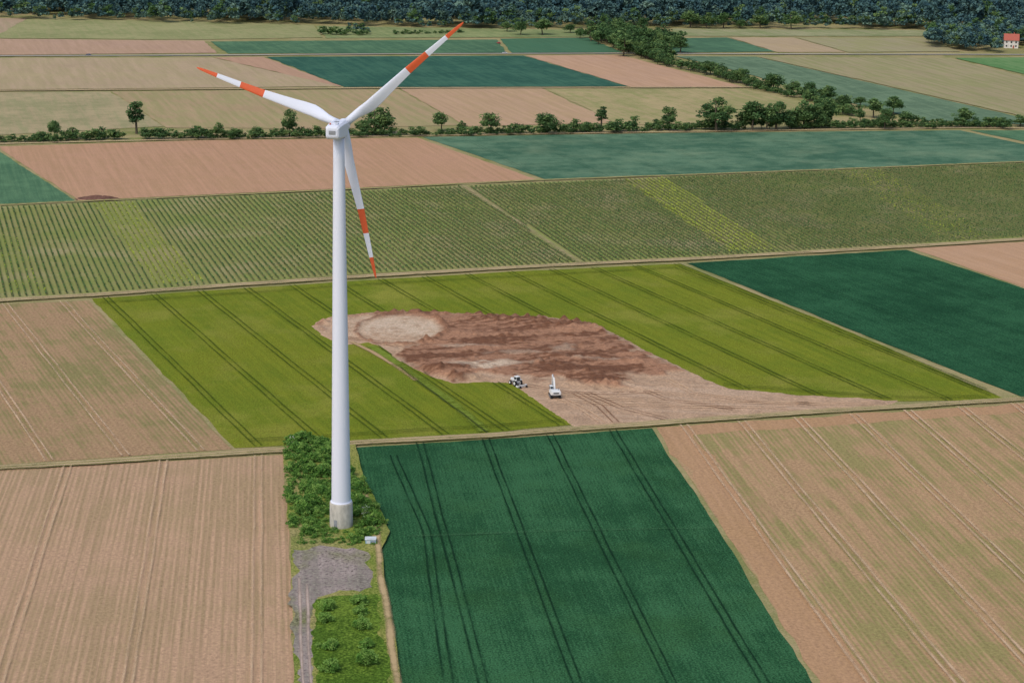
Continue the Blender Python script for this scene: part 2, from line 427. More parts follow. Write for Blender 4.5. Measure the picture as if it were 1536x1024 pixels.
far = [
 ("meadow", [(-350, 143), (0, 139), (165, 138), (245, 190), (0, 203), (-350, 215)], (150, 148, 114), (165, 153, 124), dC, 13),
 ("stubble_field", [(168, 138), (420, 136), (597, 134), (692, 188), (480, 194), (250, 192)], (170, 151, 122), (152, 145, 108), dC, 14),
 ("ploughed_field", [(601, 134), (812, 133), (922, 185), (700, 190)], (184, 156, 132), (172, 148, 120), dC, 15),
 ("meadow", [(816, 133), (1115, 134), (1212, 155), (1190, 178), (1000, 188), (928, 187)], (148, 150, 108), (166, 153, 118), dC, 16),
 ("ploughed_field", [(-350, 92), (0, 88), (318, 87), (508, 130), (250, 133), (0, 135), (-350, 140)], (176, 158, 134), (164, 151, 122), dC, 17),
 ("ploughed_field", [(322, 87), (395, 86), (512, 130), (508, 130.5)], (182, 150, 130), (172, 142, 122), dC, 18),
 ("wheat_field", [(400, 86), (785, 84), (942, 130), (700, 131), (516, 131)], (46, 92, 84), (58, 104, 92), dC, 19),
 ("ploughed_field", [(788, 84), (930, 83), (1116, 131), (946, 131)], (188, 156, 134), (178, 147, 123), dC, 20),
 ("ploughed_field", [(-350, 60), (0, 59), (306, 62), (326, 80), (0, 83), (-350, 86)], (180, 152, 134), (170, 144, 124), dC, 21),
 ("wheat_field", [(316, 63), (745, 60), (760, 80), (342, 81)], (68, 110, 90), (80, 122, 98), dC, 22),
 ("wheat_field", [(750, 59), (880, 57), (934, 79), (768, 80)], (70, 116, 94), (64, 110, 90), dC, 23),
 ("meadow", [(-20, 58), (44, 28), (300, 33), (470, 38), (484, 57), (300, 60)], (140, 148, 108), (150, 152, 116), dC, 24),
 ("ploughed_field", [(-350, 30), (0, 28), (42, 28), (-12, 58), (-350, 58)], (172, 152, 132), (160, 146, 122), dC, 25),
 ("meadow", [(474, 40), (900, 46), (890, 56), (490, 58)], (120, 138, 98), (136, 148, 108), dC, 26),
 ("wheat_field", [(1012, 58), (1090, 57), (1162, 78), (1005, 80)], (68, 110, 92), (76, 120, 98), dC, 27),
 ("ploughed_field", [(1095, 57), (1190, 57), (1268, 79), (1166, 79)], (176, 158, 134), (168, 151, 124), dC, 28),
 ("stubble_field", [(1194, 57), (1390, 58), (1440, 78), (1272, 79)], (160, 153, 126), (146, 147, 112), dC, 29),
 ("meadow", [(1010, 44), (1400, 46), (1400, 55), (1010, 55)], (134, 146, 108), (150, 150, 120), dC, 30),
 ("wheat_field", [(1012, 85), (1134, 86), (1536, 178), (1600, 192), (1480, 184), (1390, 182), (1210, 140), (1130, 114), (1060, 96)], (86, 120, 102), (98, 132, 112), dE, 31),
 ("meadow", [(1138, 86), (1425, 88), (1536, 116), (2000, 190), (1900, 200), (1540, 177)], (160, 151, 122), (142, 142, 104), dE, 32),
 ("meadow", [(1432, 88), (1536, 87), (2000, 86), (2000, 150), (1536, 112)], (82, 132, 86), (98, 140, 98), dE, 33),
]
for nm, pl, c1, c2, d, s in far:
    m = field_mat(nm+"_surface", c1, c2, (d.x, d.y), patch=1.8, streak=2.8, grain=0.8, seed=s, streakw=0.2, val=0.2, bump=0.15)
    poly_obj(nm, PP(pl), m, jit=0.8, step=9)

EX = [(466, 490), (485, 479), (520, 473), (565, 468), (640, 468), (700, 471), (760, 474), (830, 477), (875, 483), (905, 493), (935, 508), (975, 530), (1010, 546), (1050, 566), (1092, 583), (1200, 593), (1345, 601), (1330, 607), (1200, 616), (990, 632), (862, 638), (830, 618), (795, 594), (775, 580), (760, 574), (720, 573), (680, 575), (650, 566), (620, 552), (596, 540), (572, 520), (552, 514), (520, 517), (490, 506)]
EXW = PP(EX)
# ------------------------------------------------------------------ tracks and tramlines
tram_dark = track_mat("tramline_wheat", (20, 54, 38), 0.72, 0.8, 1.0)
tram_oliv = track_mat("tramline_barley", (68, 92, 30), 0.72, 0.8, 1.0)
tram_faint = track_mat("tramline_faint", (22, 62, 44), 0.4, 0.8, 1.0)
tram_far = track_mat("tramline_far", (46, 92, 74), 0.25, 0.9, 1.0)
tan_trk = track_mat("wheel_track_soil", (204, 178, 152), 0.65, 0.9, 1.1)
tan_faint = track_mat("wheel_track_faint", (202, 178, 152), 0.45, 0.9, 1.2)
def trams(name, poly, d, spacing, through, mat, width, gap=1.9, trim=0, wig=0.12, avoid=None):
    segs = clip_lines(poly, d, spacing, 0.0, through)
    ribbon(name, pair_lines(segs, gap, trim), width, mat, wig=wig, avoid=avoid)
trams("tramlines", F3, dA, 19.3, P(733, 672), tram_dark, 0.75)
ribbon("tramlines", pair_lines([(P(590, 684), P(640, 800)), (P(640, 800), P(676, 1060))], 1.9), 0.7, tram_dark)
ribbon("tramlines", [PP([(612, 806), (800, 799), (1070, 792)])], 1.2, track_mat("footpath_trace", (66, 112, 82), 0.35, 0.9, 1.2), wig=0.5)
trams("tramlines", F6, dB, 18.0, P(400, 455), tram_oliv, 0.85, 2.0, avoid=EXW)
segs = [(P(150, 455), P(560, 427)), (P(560, 427), P(1015, 402)), (P(1015, 402), P(1490, 594))]
ribbon("tramlines", pair_lines(segs, 2.0), 0.8, tram_oliv)
ribbon("tramlines", pair_lines([(P(372, 662), P(735, 640)), (P(735, 640), P(845, 632)), (P(1085, 578), P(1340, 597)), (P(1340, 597), P(1480, 596))], 2.0), 0.75, tram_oliv, avoid=EXW)
trams("wheel_tracks", F4, dA, 18.2, P(1130, 655), tan_trk, 1.1, 2.1)
trams("wheel_tracks", F1, dA, 26.0, P(241, 720), tan_faint, 0.9, 2.0)
trams("wheel_tracks", F5, dB, 20.5, P(100, 460), tan_trk, 0.9, 2.0)
trams("tramlines", F7, dB, 27, P(1200, 420), tram_faint, 0.6, 2.0)
trams("tramlines", F12, dirv(-150, -236, 800, 230), 36, P(700, 210), tram_far, 0.8, 2.2)

verge = track_mat("track_verge", (140, 142, 90), 0.95, 0.35, 1.0, (162, 152, 112))
lane = track_mat("dirt_lane", (198, 176, 150), 0.9, 0.7, 0.9, (178, 160, 130))
def lane_road(name, px, wv, tr, gap, z=None):
    pts = PP(px); vz = nextz()
    vo = ribbon(name+"_verge", [pts], wv, verge, z=vz, wig=0.15, wvar=0.08, step=5)
    L = []
    for s in (-1, 1):
        q = []
        for i, p in enumerate(pts):
            t = (pts[min(i+1, len(pts)-1)]-pts[max(i-1, 0)]).normalized(); q.append(p+Vector((-t.y, t.x))*s*gap/2)
        L.append(q)
    ribbon(name, L, tr, lane, wig=0.12)
lane_road("dirt_road", [(-700, 742), (0, 703), (200, 691), (425, 677), (533, 666), (730, 655), (980, 637), (1200, 621), (1536, 600), (2100, 563)], 5.0, 1.5, 2.0)
lane_road("dirt_road", [(-400, 470), (0, 452), (140, 444), (350, 429), (560, 415), (800, 401), (1030, 390), (1360, 371), (1536, 360), (2000, 330)], 6.5, 2.2, 2.4)
lane_road("dirt_road", [(-350, 139), (0, 137), (600, 133), (1130, 132)], 7.0, 3.0, 2.4)
ribbon("paved_road", [PP([(-350, 87), (0, 85), (320, 84), (600, 82), (940, 81), (1100, 82), (1536, 83), (2000, 84)])], 5.5, track_mat("asphalt_worn", (168, 166, 162), 1.0, 0.1, 0.1, opaque=True), wig=0.1)
ribbon("dirt_road", [PP([(-350, 232), (0, 217), (300, 210), (630, 205), (1000, 199), (1440, 193), (1900, 195)])], 4.0, lane, wig=0.3)
ribbon("dirt_road", [PP([(0, 309), (400, 291), (800, 272), (1180, 258), (1536, 244)])], 3.5, verge, wig=0.2)

# ------------------------------------------------------------------ vineyard rows
def vines(blocks):
    rng = np.random.default_rng(3)
    V = []; F = []; M = []; base = 0
    yel = [[tuple(p) for p in PP([(138, 306), (196, 303), (305, 424), (232, 430)])], [tuple(p) for p in PP([(928, 268), (990, 266), (1170, 376), (1095, 380)])]]
    yel2 = [[tuple(p) for p in PP([(1250, 255), (1320, 252), (1490, 360), (1420, 364)])], [tuple(p) for p in PP([(-20, 350), (20, 352), (75, 440), (10, 445)])]]
    under = []
    for poly, d, thin in blocks:
        n = Vector((-d.y, d.x)); C = []
        for a, b in clip_lines(poly, d, 2.5):
            L = (b-a).length
            if L < 6: continue
            under.append([a, b])
            k = int((L-1)/1.25); t = (0.5+np.arange(k)*1.25)
            keep = rng.random(k) > thin
            t = t[keep]+rng.uniform(-0.15, 0.15, keep.sum())
            C.append(np.stack([a.x+d.x*t, a.y+d.y*t], 1))
        C = np.vstack(C)
        nn = np.array([noise.noise(Vector((p[0]*0.03, p[1]*0.03, 6))) for p in C])
        C = C[rng.random(len(C)) > np.clip((nn-0.15)*1.2, 0, 0.5)]
        ye = np.zeros(len(C))
        for q in yel: ye[inside(q, C[:, 0], C[:, 1])] = 0.85
        for q in yel2: ye[inside(q, C[:, 0], C[:, 1])] = 0.25
        rep = 4
        X = np.repeat(C, rep, 0); Y = np.repeat(ye, rep)
        m = len(X)
        al = rng.normal(size=m)*0.34; ac = rng.normal(size=m)*0.12
        X = X+np.stack([d.x*al+n.x*ac, d.y*al+n.y*ac], 1)
        c3 = np.column_stack([X, rng.uniform(0.45, 1.4, m)])
        v, f = leaf_quads(c3, 0.35, rng, 0.9)
        V.append(v); F.append(f+base); base += len(v)
        M.append(np.where(rng.random(m) < Y, 1, np.where(rng.random(m) < 0.3, 2, 0)))
    g1 = leaf_mat("vine_leaf", (0.10, 0.20, 0.065), (0.17, 0.28, 0.09), 0.3); g2 = leaf_mat("vine_leaf_yellow", (0.38, 0.48, 0.07), (0.52, 0.58, 0.10), 0.3); g3 = leaf_mat("vine_leaf_dark", (0.06, 0.13, 0.055), (0.09, 0.17, 0.06), 0.3)
    me = quad_mesh(np.vstack(V), np.vstack(F), "vineyard_rows", [g1, g2, g3], np.concatenate(M))
    COL.objects.link(bpy.data.objects.new("vineyard_rows", me))
    ribbon("vineyard_strips", under, 0.7, track_mat("under_vine_soil", (112, 114, 80), opaque=True), step=60, wig=0.0)
ribbon("vineyard_path", [PP([(693, 279), (780, 337), (872, 397)])], 4.5, track_mat("worn_grass", (168, 156, 122), 0.6, 0.9, 1.2))
vL = PP([(-340, 325), (0, 312), (400, 294), (692, 281), (867, 395), (560, 409), (140, 439), (0, 447), (-400, 468)])
vM = PP([(698, 281), (938, 270), (1112, 382), (1030, 386), (876, 394)])
vR = PP([(938, 270), (1180, 260), (1536, 246), (1890, 233), (1930, 331), (1536, 356), (1360, 367), (1112, 382)])
vines([(vL, dC, 0.06), (vM, dD, 0.08), (vR, dE, 0.06)])

# ------------------------------------------------------------------ excavation pit
def build_pit():
    pts = np.array([tuple(p) for p in EXW]); x0, y0 = pts.min(0)-6; x1, y1 = pts.max(0)+6
    st = 0.6
    xs = np.arange(x0, x1, st); ys = np.arange(y0, y1, st); X, Y = np.meshgrid(xs, ys)
    def sdist(poly):
        D = np.full(X.shape, 1e9)
        for i in range(len(poly)):
            a = np.array(poly[i]); b = np.array(poly[(i+1) % len(poly)]); ab = b-a
            t = np.clip(((X-a[0])*ab[0]+(Y-a[1])*ab[1])/(ab@ab), 0, 1)
            D = np.minimum(D, np.hypot(X-a[0]-t*ab[0], Y-a[1]-t*ab[1]))
        return np.where(inside(poly, X, Y), D, -D)
    S = sdist([tuple(p) for p in EXW]); S0 = S
    def nz(sc, z, sx=1.0, ang=0.0):
        ca, sa = math.cos(ang), math.sin(ang)
        return np.array([[noise.noise(Vector(((x*ca+y*sa)*sc*sx, (-x*sa+y*ca)*sc, z))) for x in xs] for y in ys])
    n1 = nz(0.05, 1); n2 = nz(0.16, 2); n3 = nz(0.45, 3); n4 = nz(0.13, 7, 0.25, 0.3); n5 = nz(0.9, 8, 0.35, 0.3); n6 = nz(0.5, 18, 0.12, 0.35)
    S = S+n2*0.8+n3*0.6
    RED = [tuple(p) for p in PP([(560, 469), (640, 469), (760, 475), (870, 485), (915, 500), (955, 524), (1020, 556), (990, 562), (935, 560), (945, 572), (930, 586), (880, 584), (845, 568), (800, 570), (770, 564), (720, 562), (680, 574), (640, 562), (600, 542), (600, 530), (618, 515), (610, 505)])]
    R = np.clip(sdist(RED)/3+0.5+n2*1.6+n3*0.8, 0, 1)
    H = np.zeros(X.shape)
    rr = random.Random(5)
    for i in range(80):
        u, v = rr.uniform(600, 985), rr.uniform(482, 574)
        q = P(u, v)
        if not inside(RED, np.array([q.x]), np.array([q.y]))[0]: continue
        rad = rr.uniform(1.4, 4); hh = rr.uniform(0.2, 0.9); an = rr.uniform(-0.2, 0.6); el = rr.uniform(1.5, 4)
        dx = X-q.x; dy = Y-q.y; a = (dx*math.cos(an)+dy*math.sin(an))/(rad*el); b = (-dx*math.sin(an)+dy*math.cos(an))/rad
        H = np.maximum(H, hh*np.exp(-(a*a+b*b)*1.6))
    for (u, v, rad, hh) in [(655, 556, 7, 2.0), (690, 567, 6, 1.8), (905, 579, 9, 1.8), (870, 562, 7, 1.4), (800, 486, 9, 1.3), (850, 492, 10, 1.5), (740, 480, 9, 1.2), (950, 548, 7, 1.3), (480, 487, 4, 1.2), (500, 481, 4, 0.9)]:
        q = P(u, v); H = np.maximum(H, hh*np.exp(-(((X-q.x)/(rad*1.5))**2+((Y-q.y)/(rad*0.7))**2)*1.3))
    H = H*(1+n3*0.8+n2*0.5)+R*(np.abs(n4)*0.8+np.abs(n3)*0.5+np.abs(n5)*0.35)+np.abs(n3)*0.1
    cp = P(602, 494); rr_c = np.sqrt(((X-cp.x)/15.5)**2+((Y-cp.y)/21)**2)+n2*0.09+n1*0.05
    disc = np.clip((1-rr_c)*6, 0, 1); rim = np.exp(-((rr_c-1.05)/0.06)**2)
    H = H*(1-disc)+rim*0.9*(0.7+n3)+disc*np.abs(n3)*0.12
    R = R*(1-disc)
    bank = np.exp(-((S0-2.2)/1.4)**2)*np.clip((Y-P(560, 500).y)/6, 0, 1)*np.clip((P(960, 524).x-X)/10, 0, 1)
    H = H+bank*(0.7+n3)
    Z = 0.16+np.clip(S*0.25, -0.6, 0.0)+H*np.clip(S/3, 0, 1)
    Z = np.minimum(Z, 0.35+np.clip(S, -1, 12)*0.6)
    dark = np.array([0.175, 0.083, 0.048]); red = np.array([0.37, 0.20, 0.12]); tan = np.array([0.48, 0.32, 0.205]); sand = np.array([0.61, 0.47, 0.335])
    col = tan*(1+n2*0.18+n3*0.16)[..., None]
    f = np.clip(np.maximum(R, bank*0.8), 0, 1)[..., None]; mixr = np.clip(0.45+n4*2.2+n3*1.1+n5*1.0+n1*0.8+n6*0.9, 0, 1)[..., None]
    col = col*(1-f)+f*(dark*mixr+red*(1-mixr))
    sw = disc*np.clip(0.6+n1*0.8+n2*0.6+n3*0.6+0.16*np.sin(rr_c*26), 0, 1)
    for (u, v, rx, ry, s) in [(730, 549, 9, 7, .95), (760, 546, 8, 5, .7), (540, 490, 8, 14, .5), (690, 545, 6, 5, .6), (845, 524, 5, 5, .4), (700, 520, 12, 3, .4), (780, 530, 14, 3, .35), (900, 540, 9, 3, .35)]:
        q = P(u, v); sw = np.maximum(sw, s*np.clip(1.6-1.6*np.sqrt(((X-q.x)/rx)**2+((Y-q.y)/ry)**2)+n2*1.2+n3*0.9, 0, 1))
    col = col*(1-sw[..., None])+sand*sw[..., None]
    rm = np.clip(rim*(0.9+n3*1.4), 0, 1)[..., None]*0.9
    col = col*(1-rm)+(dark*0.5+red*0.45)*rm
    stv = np.clip((nz(0.25, 12, 0.08, -0.15)-0.05)*3, 0, 1)*(1-R)*0.4
    col = col*(1-stv[..., None])+np.array([0.60, 0.43, 0.30])*stv[..., None]
    ny, nx = X.shape
    V = np.stack([X, Y, Z], -1).reshape(-1, 3)
    idx = np.arange(nx*ny).reshape(ny, nx)
    F = np.stack([idx[:-1, :-1], idx[:-1, 1:], idx[1:, 1:], idx[1:, :-1]], -1).reshape(-1, 4)
    k = (S.reshape(-1)[F] > -2.2).any(1)
    F = F[k]
    m, nt, b = newmat("excavated_earth")
    at = N(nt, "ShaderNodeAttribute", attribute_name="earth"); g = N(nt, "ShaderNodeNewGeometry")
    C = noisen(nt, g.outputs["Position"], 1.2, 4, 0.7)
    hv = N(nt, "ShaderNodeHueSaturation"); nt.links.new(at.outputs["Color"], hv.inputs["Color"])
    nt.links.new(mathn(nt, 'ADD', mathn(nt, 'MULTIPLY', C, 1.4), 0.28), hv.inputs["Value"]); nt.links.new(hv.outputs[0], b.inputs["Base Color"])
    bp = N(nt, "ShaderNodeBump"); bp.inputs["Strength"].default_value = 0.7; bp.inputs["Distance"].default_value = 0.5
    nt.links.new(C, bp.inputs["Height"]); nt.links.new(bp.outputs[0], b.inputs["Normal"])
    me = quad_mesh(V, F, "excavation_earth", [m])
    a = me.color_attributes.new("earth", 'FLOAT_COLOR', 'POINT')
    a.data.foreach_set("color", np.concatenate([np.clip(col, 0.03, 0.8).reshape(-1, 3), np.ones((nx*ny, 1))], 1).astype(np.float32).ravel())
    COL.objects.link(bpy.data.objects.new("excavation_earth", me))
build_pit()
mk = track_mat("site_wheel_mark", (216, 186, 158), 0.75, 0.8, 1.0); mkd = track_mat("site_wheel_rut", (138, 104, 82), 0.6, 0.8, 1.1)
def twin(px, gap=2.0):
    pts = PP(px); L = []
    for s in (-1, 1):
        q = []
        for i, p in enumerate(pts):
            t = (pts[min(i+1, len(pts)-1)]-pts[max(i-1, 0)]).normalized(); q.append(p+Vector((-t.y, t.x))*s*gap/2)
        L.append(q)
    return L
ribbon("wheel_marks", twin([(845, 594), (930, 600), (1050, 604), (1200, 606), (1310, 605)])+twin([(835, 600), (920, 607), (1040, 611), (1180, 612)])+twin([(815, 588), (870, 612), (905, 634)])+twin([(1000, 570), (1040, 590), (1120, 602), (1230, 607)]), 0.8, mk, z=0.36, wig=0.4)
ribbon("wheel_marks", twin([(860, 590), (900, 610), (925, 634)])+twin([(880, 590), (930, 612), (1000, 630)])+twin([(960, 585), (1000, 600), (1100, 615)])+twin([(785, 578), (850, 590), (930, 592), (990, 588)])+twin([(520, 508), (560, 512), (600, 522), (640, 545)]), 0.7, mkd, z=0.38, wig=0.4)
ribbon("grass_path", [PP([(556, 520), (575, 532), (620, 564), (680, 606), (728, 648)])], 4.6, track_mat("path_grass", (100, 128, 46), 0.9, 0.6, 0.9, (118, 138, 60)), z=0.40, wig=0.3)
ribbon("grass_path", [PP([(528, 514), (560, 530), (600, 556), (625, 572)])], 2.2, track_mat("path_earth", (176, 152, 118), 0.9, 0.7, 0.8), z=0.42, wig=0.3)
ribbon("path_edge_line", [PP([(600, 552), (640, 583), (680, 612), (733, 651)])], 1.0, track_mat("path_edge_dark", (62, 82, 40), 0.85, 0.7, 1.2), z=0.44, wig=0.3)  # flat dark line along one edge of the grass path

# ------------------------------------------------------------------ turbine plot: ground
plot = PP([(424, 680), (533, 669), (545, 720), (585, 800), (570, 830), (600, 1024), (632, 1200), (450, 1200), (441, 1024), (436, 830)])
poly_obj("grass_plot", plot, field_mat("plot_grass", (108, 132, 58), (134, 138, 80), dAt, patch=2, streak=0.6, grain=2, seed=50, val=0.7, bump=0.5, c3=(156, 146, 108)))
gravel = field_mat("gravel", (158, 147, 147), (126, 122, 117), dAt, patch=2.2, streak=1.4, grain=2.6, seed=51, val=1.0, grainscale=1.2, c3=(116, 122, 88), c3k=7)
poly_obj("gravel_yard", PP([(440, 828), (470, 824), (530, 825), (552, 832), (556, 858), (558, 884), (540, 891), (500, 893), (476, 900), (468, 920), (468, 960), (469, 1024), (474, 1200), (452, 1200), (446, 1024), (441, 930)]), gravel, jit=1.1, step=1.5)
ribbon("wheel_tracks", [PP([(449, 870), (452, 950), (455, 1024), (460, 1150)]), PP([(461, 880), (463, 950), (467, 1024), (472, 1150)])], 1.0, track_mat("gravel_track", (184, 168, 162), 0.8, 0.8, 0.8))
ribbon("dirt_path", [PP([(546, 735), (560, 790), (568, 840), (576, 900), (586, 970), (597, 1040), (612, 1150)])], 2.2, track_mat("dirt_path_surface", (182, 162, 128), 0.85, 0.8, 1.2), wig=0.3)
poly_obj("meadow_strip", PP([(474, 903), (500, 898), (545, 896), (566, 894), (572, 960), (580, 1024), (590, 1150), (478, 1150), (474, 1024), (472, 960)]), field_mat("meadow_strip_grass", (70, 106, 40), (92, 126, 52), dAt, patch=2.5, streak=0.5, grain=2, seed=52, val=0.8, bump=0.6), jit=0.8, step=1.5)

shr = [tree_mesh("shrub", 100+i, 3.0, 3.6, 0.0, 620, 0.17, [None, SH1, SH2, SH3], 16, 0.3) for i in range(5)]
shc = protocoll("shrub", shr)
BL = [tree_mesh("flowering_shrub", 130+i, 3.0, 3.4, 0.0, 620, 0.17, [None, SH1, SH3, BLO], 22, 0.3) for i in range(2)]
rng = np.random.default_rng(11)
TB = P(512, 791)
th = [tuple(p) for p in PP([(430, 664), (470, 658), (498, 664), (512, 690), (535, 715), (552, 745), (580, 790), (575, 818), (540, 822), (500, 820), (442, 820), (434, 760), (430, 700)])]
pp = sample_poly(th, 2.1, rng)
pp = pp[np.hypot(pp[:, 0]-TB.x, pp[:, 1]-TB.y) > 4.4]
sc = []
for p in pp:
    s = rng.uniform(0.35, 0.8) if p[1] < TB.y-1 else rng.uniform(0.5, 1.05)
    if rng.random() < 0.22: s *= 1.5
    sc.append((s*rng.uniform(0.9, 1.2), s*rng.uniform(0.9, 1.2), s*rng.uniform(0.8, 1.1)))
scatter("shrub_thicket", [(p[0], p[1], -0.1) for p in pp], sc, shc)
wd = protocoll("weed_tuft", [tree_mesh("weed_tuft", 150+i, 0.8, 1.1, 0.0, 90, 0.12, [None, SH1, SH2, SH3], 6, 0.2) for i in range(3)])
pw = sample_poly([tuple(p) for p in plot], 0.9, rng)
yard = [tuple(p) for p in PP([(444, 834), (546, 834), (550, 884), (490, 890), (470, 905), (468, 1200), (455, 1200), (448, 1000)])]
ins = inside(yard, pw[:, 0], pw[:, 1]); nzv = np.array([noise.noise(Vector((p[0]*0.25, p[1]*0.25, 8))) for p in pw])
pw = pw[np.where(ins, (rng.random(len(pw)) < 0.07) & (nzv > 0.0), (nzv > -0.1) & (rng.random(len(pw)) < 0.45))]
s = rng.uniform(0.3, 0.9, len(pw))
scatter("weeds", [(p[0], p[1], 0.3) for p in pw], np.stack([s, s, s*0.7], 1), wd)

def place(name, me, px, py, h, wd, base_h, base_w, rot=None):
    o = bpy.data.objects.new(name, me); COL.objects.link(o); q = P(px, py)
    o.location = (q.x, q.y, 0); o.rotation_euler = (0, 0, random.uniform(0, 6.28) if rot is None else rot)
    o.scale = (wd/base_w, wd/base_w*random.uniform(0.9, 1.1), h/base_h); return o
for px, py, h, wd_ in [(552, 782, 4.4, 4.4), (567, 786, 4.0, 4.0), (437, 672, 3.4, 3.4), (461, 662, 3.2, 3.2)]:
    place("flowering_shrub", BL[random.randint(0, 1)], px, py, h, wd_, 3.0, 3.4)
big = [tree_mesh("garden_shrub", 160+i, 3.2, 3.8, 0.0, 1500, 0.17, [None, SH1, SH3, SH3], 24, 0.5) for i in range(3)]
for px, py, h, wd_ in [(490, 918, 3.6, 4.0), (488, 936, 3.4, 4.0), (540, 910, 3.2, 4.4), (541, 926, 3.0, 3.8), (543, 946, 3.6, 4.4), (497, 976, 3.2, 4.4), (549, 975, 3.0, 3.8), (549, 1000, 4.6, 5.0), (495, 1010, 3.6, 4.4), (478, 975, 2.0, 2.0)]:
    place("garden_shrub", big[random.randint(0, 2)], px, py, h, wd_, 3.2, 3.8)

# ------------------------------------------------------------------ trees
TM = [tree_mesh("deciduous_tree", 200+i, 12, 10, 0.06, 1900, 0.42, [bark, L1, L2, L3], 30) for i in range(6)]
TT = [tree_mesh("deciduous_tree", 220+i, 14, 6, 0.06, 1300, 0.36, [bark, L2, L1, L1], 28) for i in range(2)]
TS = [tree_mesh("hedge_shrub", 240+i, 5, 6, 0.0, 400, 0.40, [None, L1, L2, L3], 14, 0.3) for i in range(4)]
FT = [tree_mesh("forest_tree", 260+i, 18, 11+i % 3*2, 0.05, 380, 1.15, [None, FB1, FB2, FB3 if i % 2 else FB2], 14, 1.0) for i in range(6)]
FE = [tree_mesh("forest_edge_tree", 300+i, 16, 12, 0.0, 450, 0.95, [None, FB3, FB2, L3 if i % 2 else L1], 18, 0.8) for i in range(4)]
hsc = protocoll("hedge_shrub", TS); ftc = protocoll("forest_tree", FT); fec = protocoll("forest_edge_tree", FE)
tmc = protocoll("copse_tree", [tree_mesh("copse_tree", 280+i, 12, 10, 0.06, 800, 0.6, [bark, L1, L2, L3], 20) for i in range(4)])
def scale_at(y): return (y+220)*0.9675/165
trees = [(82, 208, 28, 22), (205, 201, 52, 26), (327, 208, 24, 18), (434, 205, 40, 26), (565, 202, 40, 44), (577, 200, 32, 30), (662, 197, 30, 28), (693, 199, 18, 14), (736, 202, 34, 34), (820, 201, 32, 36), (860, 198, 20, 22), (880, 198, 16, 26), (902, 192, 34, 20), (1003, 195, 36, 24),
 (1075, 197, 50, 50), (1128, 196, 48, 46), (1165, 195, 44, 40), (1205, 193, 44, 40), (1243, 188, 44, 42), (1222, 192, 38, 36), (1290, 184, 22, 16), (1327, 194, 34, 28), (1340, 172, 30, 30), (1310, 177, 32, 32), (1445, 189, 30, 32), (1360, 186, 20, 30),
 (1262, 168, 28, 32), (1240, 154, 26, 30), (1213, 146, 24, 24), (1190, 142, 22, 26), (1160, 137, 28, 30), (1130, 128, 14, 18), (1070, 113, 20, 20), (1100, 120, 16, 20), (1150, 196, 36, 34), (1185, 192, 30, 30),
 (781, 53, 22, 22), (814, 53, 26, 28), (855, 50, 14, 18), (870, 54, 12, 14), (1187, 45, 28, 28), (1140, 43, 22, 28), (1085, 43, 26, 28), (1035, 42, 28, 32), (1060, 43, 24, 26), (965, 44, 18, 18), (1110, 43, 14, 18), (925, 48, 22, 26), (1530, 190, 18, 26), (1500, 190, 14, 24), (110, 208, 16, 22), (290, 208, 16, 18), (385, 206, 16, 22), (630, 204, 14, 20), (1290, 160, 16, 22), (60, 211, 14, 24), (350, 208, 16, 24), (545, 203, 24, 24), (1020, 80, 26, 30), (760, 48, 16, 20)]
for x, y, hp, wp in trees:
    s = scale_at(y)
    if wp/hp < 0.62: place("deciduous_tree", random.choice(TT), x, y, hp/s*1.05, wp/s*1.2, 14, 6)
    else: place("deciduous_tree", random.choice(TM), x, y, hp/s*1.08, wp/s*1.2, 12, 10)

def hedge(name, path, step, wid, h0, h1, coll, base_h, gap=0.0, seed=0, base_w=1.0):
    rng = np.random.default_rng(seed); pts = PP(path); out = []; sc = []
    for a, b in zip(pts[:-1], pts[1:]):
        L = (b-a).length; k = int(L/step); d = (b-a).normalized(); n = Vector((-d.y, d.x))
        for i in range(k):
            q = a+d*(i*step+rng.uniform(-.4, .4)*step)+n*rng.normal()*wid
            if noise.noise(Vector((q.x*0.02, q.y*0.02, seed))) < gap-0.5: continue
            hh = rng.uniform(h0, h1)*(1+0.7*noise.noise(Vector((q.x*0.03, q.y*0.03, seed+9))))/base_h
            out.append((q.x, q.y, -0.2)); sc.append((hh*rng.uniform(.9, 1.4), hh*rng.uniform(.9, 1.4), hh))
    scatter(name, out, sc, coll)
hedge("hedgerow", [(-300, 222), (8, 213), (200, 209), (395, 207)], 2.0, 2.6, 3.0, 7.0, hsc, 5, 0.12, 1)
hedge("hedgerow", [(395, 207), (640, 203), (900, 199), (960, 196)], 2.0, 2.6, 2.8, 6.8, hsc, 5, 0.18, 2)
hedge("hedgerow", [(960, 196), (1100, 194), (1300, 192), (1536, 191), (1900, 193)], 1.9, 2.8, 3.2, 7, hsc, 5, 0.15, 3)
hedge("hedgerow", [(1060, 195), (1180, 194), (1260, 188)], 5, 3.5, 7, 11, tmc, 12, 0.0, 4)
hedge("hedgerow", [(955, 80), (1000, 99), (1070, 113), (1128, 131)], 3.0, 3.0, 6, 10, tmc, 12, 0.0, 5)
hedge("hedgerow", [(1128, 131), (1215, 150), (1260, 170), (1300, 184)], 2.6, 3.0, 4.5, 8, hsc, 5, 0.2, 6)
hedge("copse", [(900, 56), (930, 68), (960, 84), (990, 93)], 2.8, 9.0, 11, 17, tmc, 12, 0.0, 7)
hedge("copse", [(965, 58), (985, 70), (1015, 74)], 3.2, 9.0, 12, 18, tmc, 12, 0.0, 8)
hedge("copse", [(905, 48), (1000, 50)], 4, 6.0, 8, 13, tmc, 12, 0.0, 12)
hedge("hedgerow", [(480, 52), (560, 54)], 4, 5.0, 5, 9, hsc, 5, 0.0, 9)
hedge("copse", [(525, 50), (560, 50)], 5, 7.0, 8, 12, fec, 16, 0.0, 19)
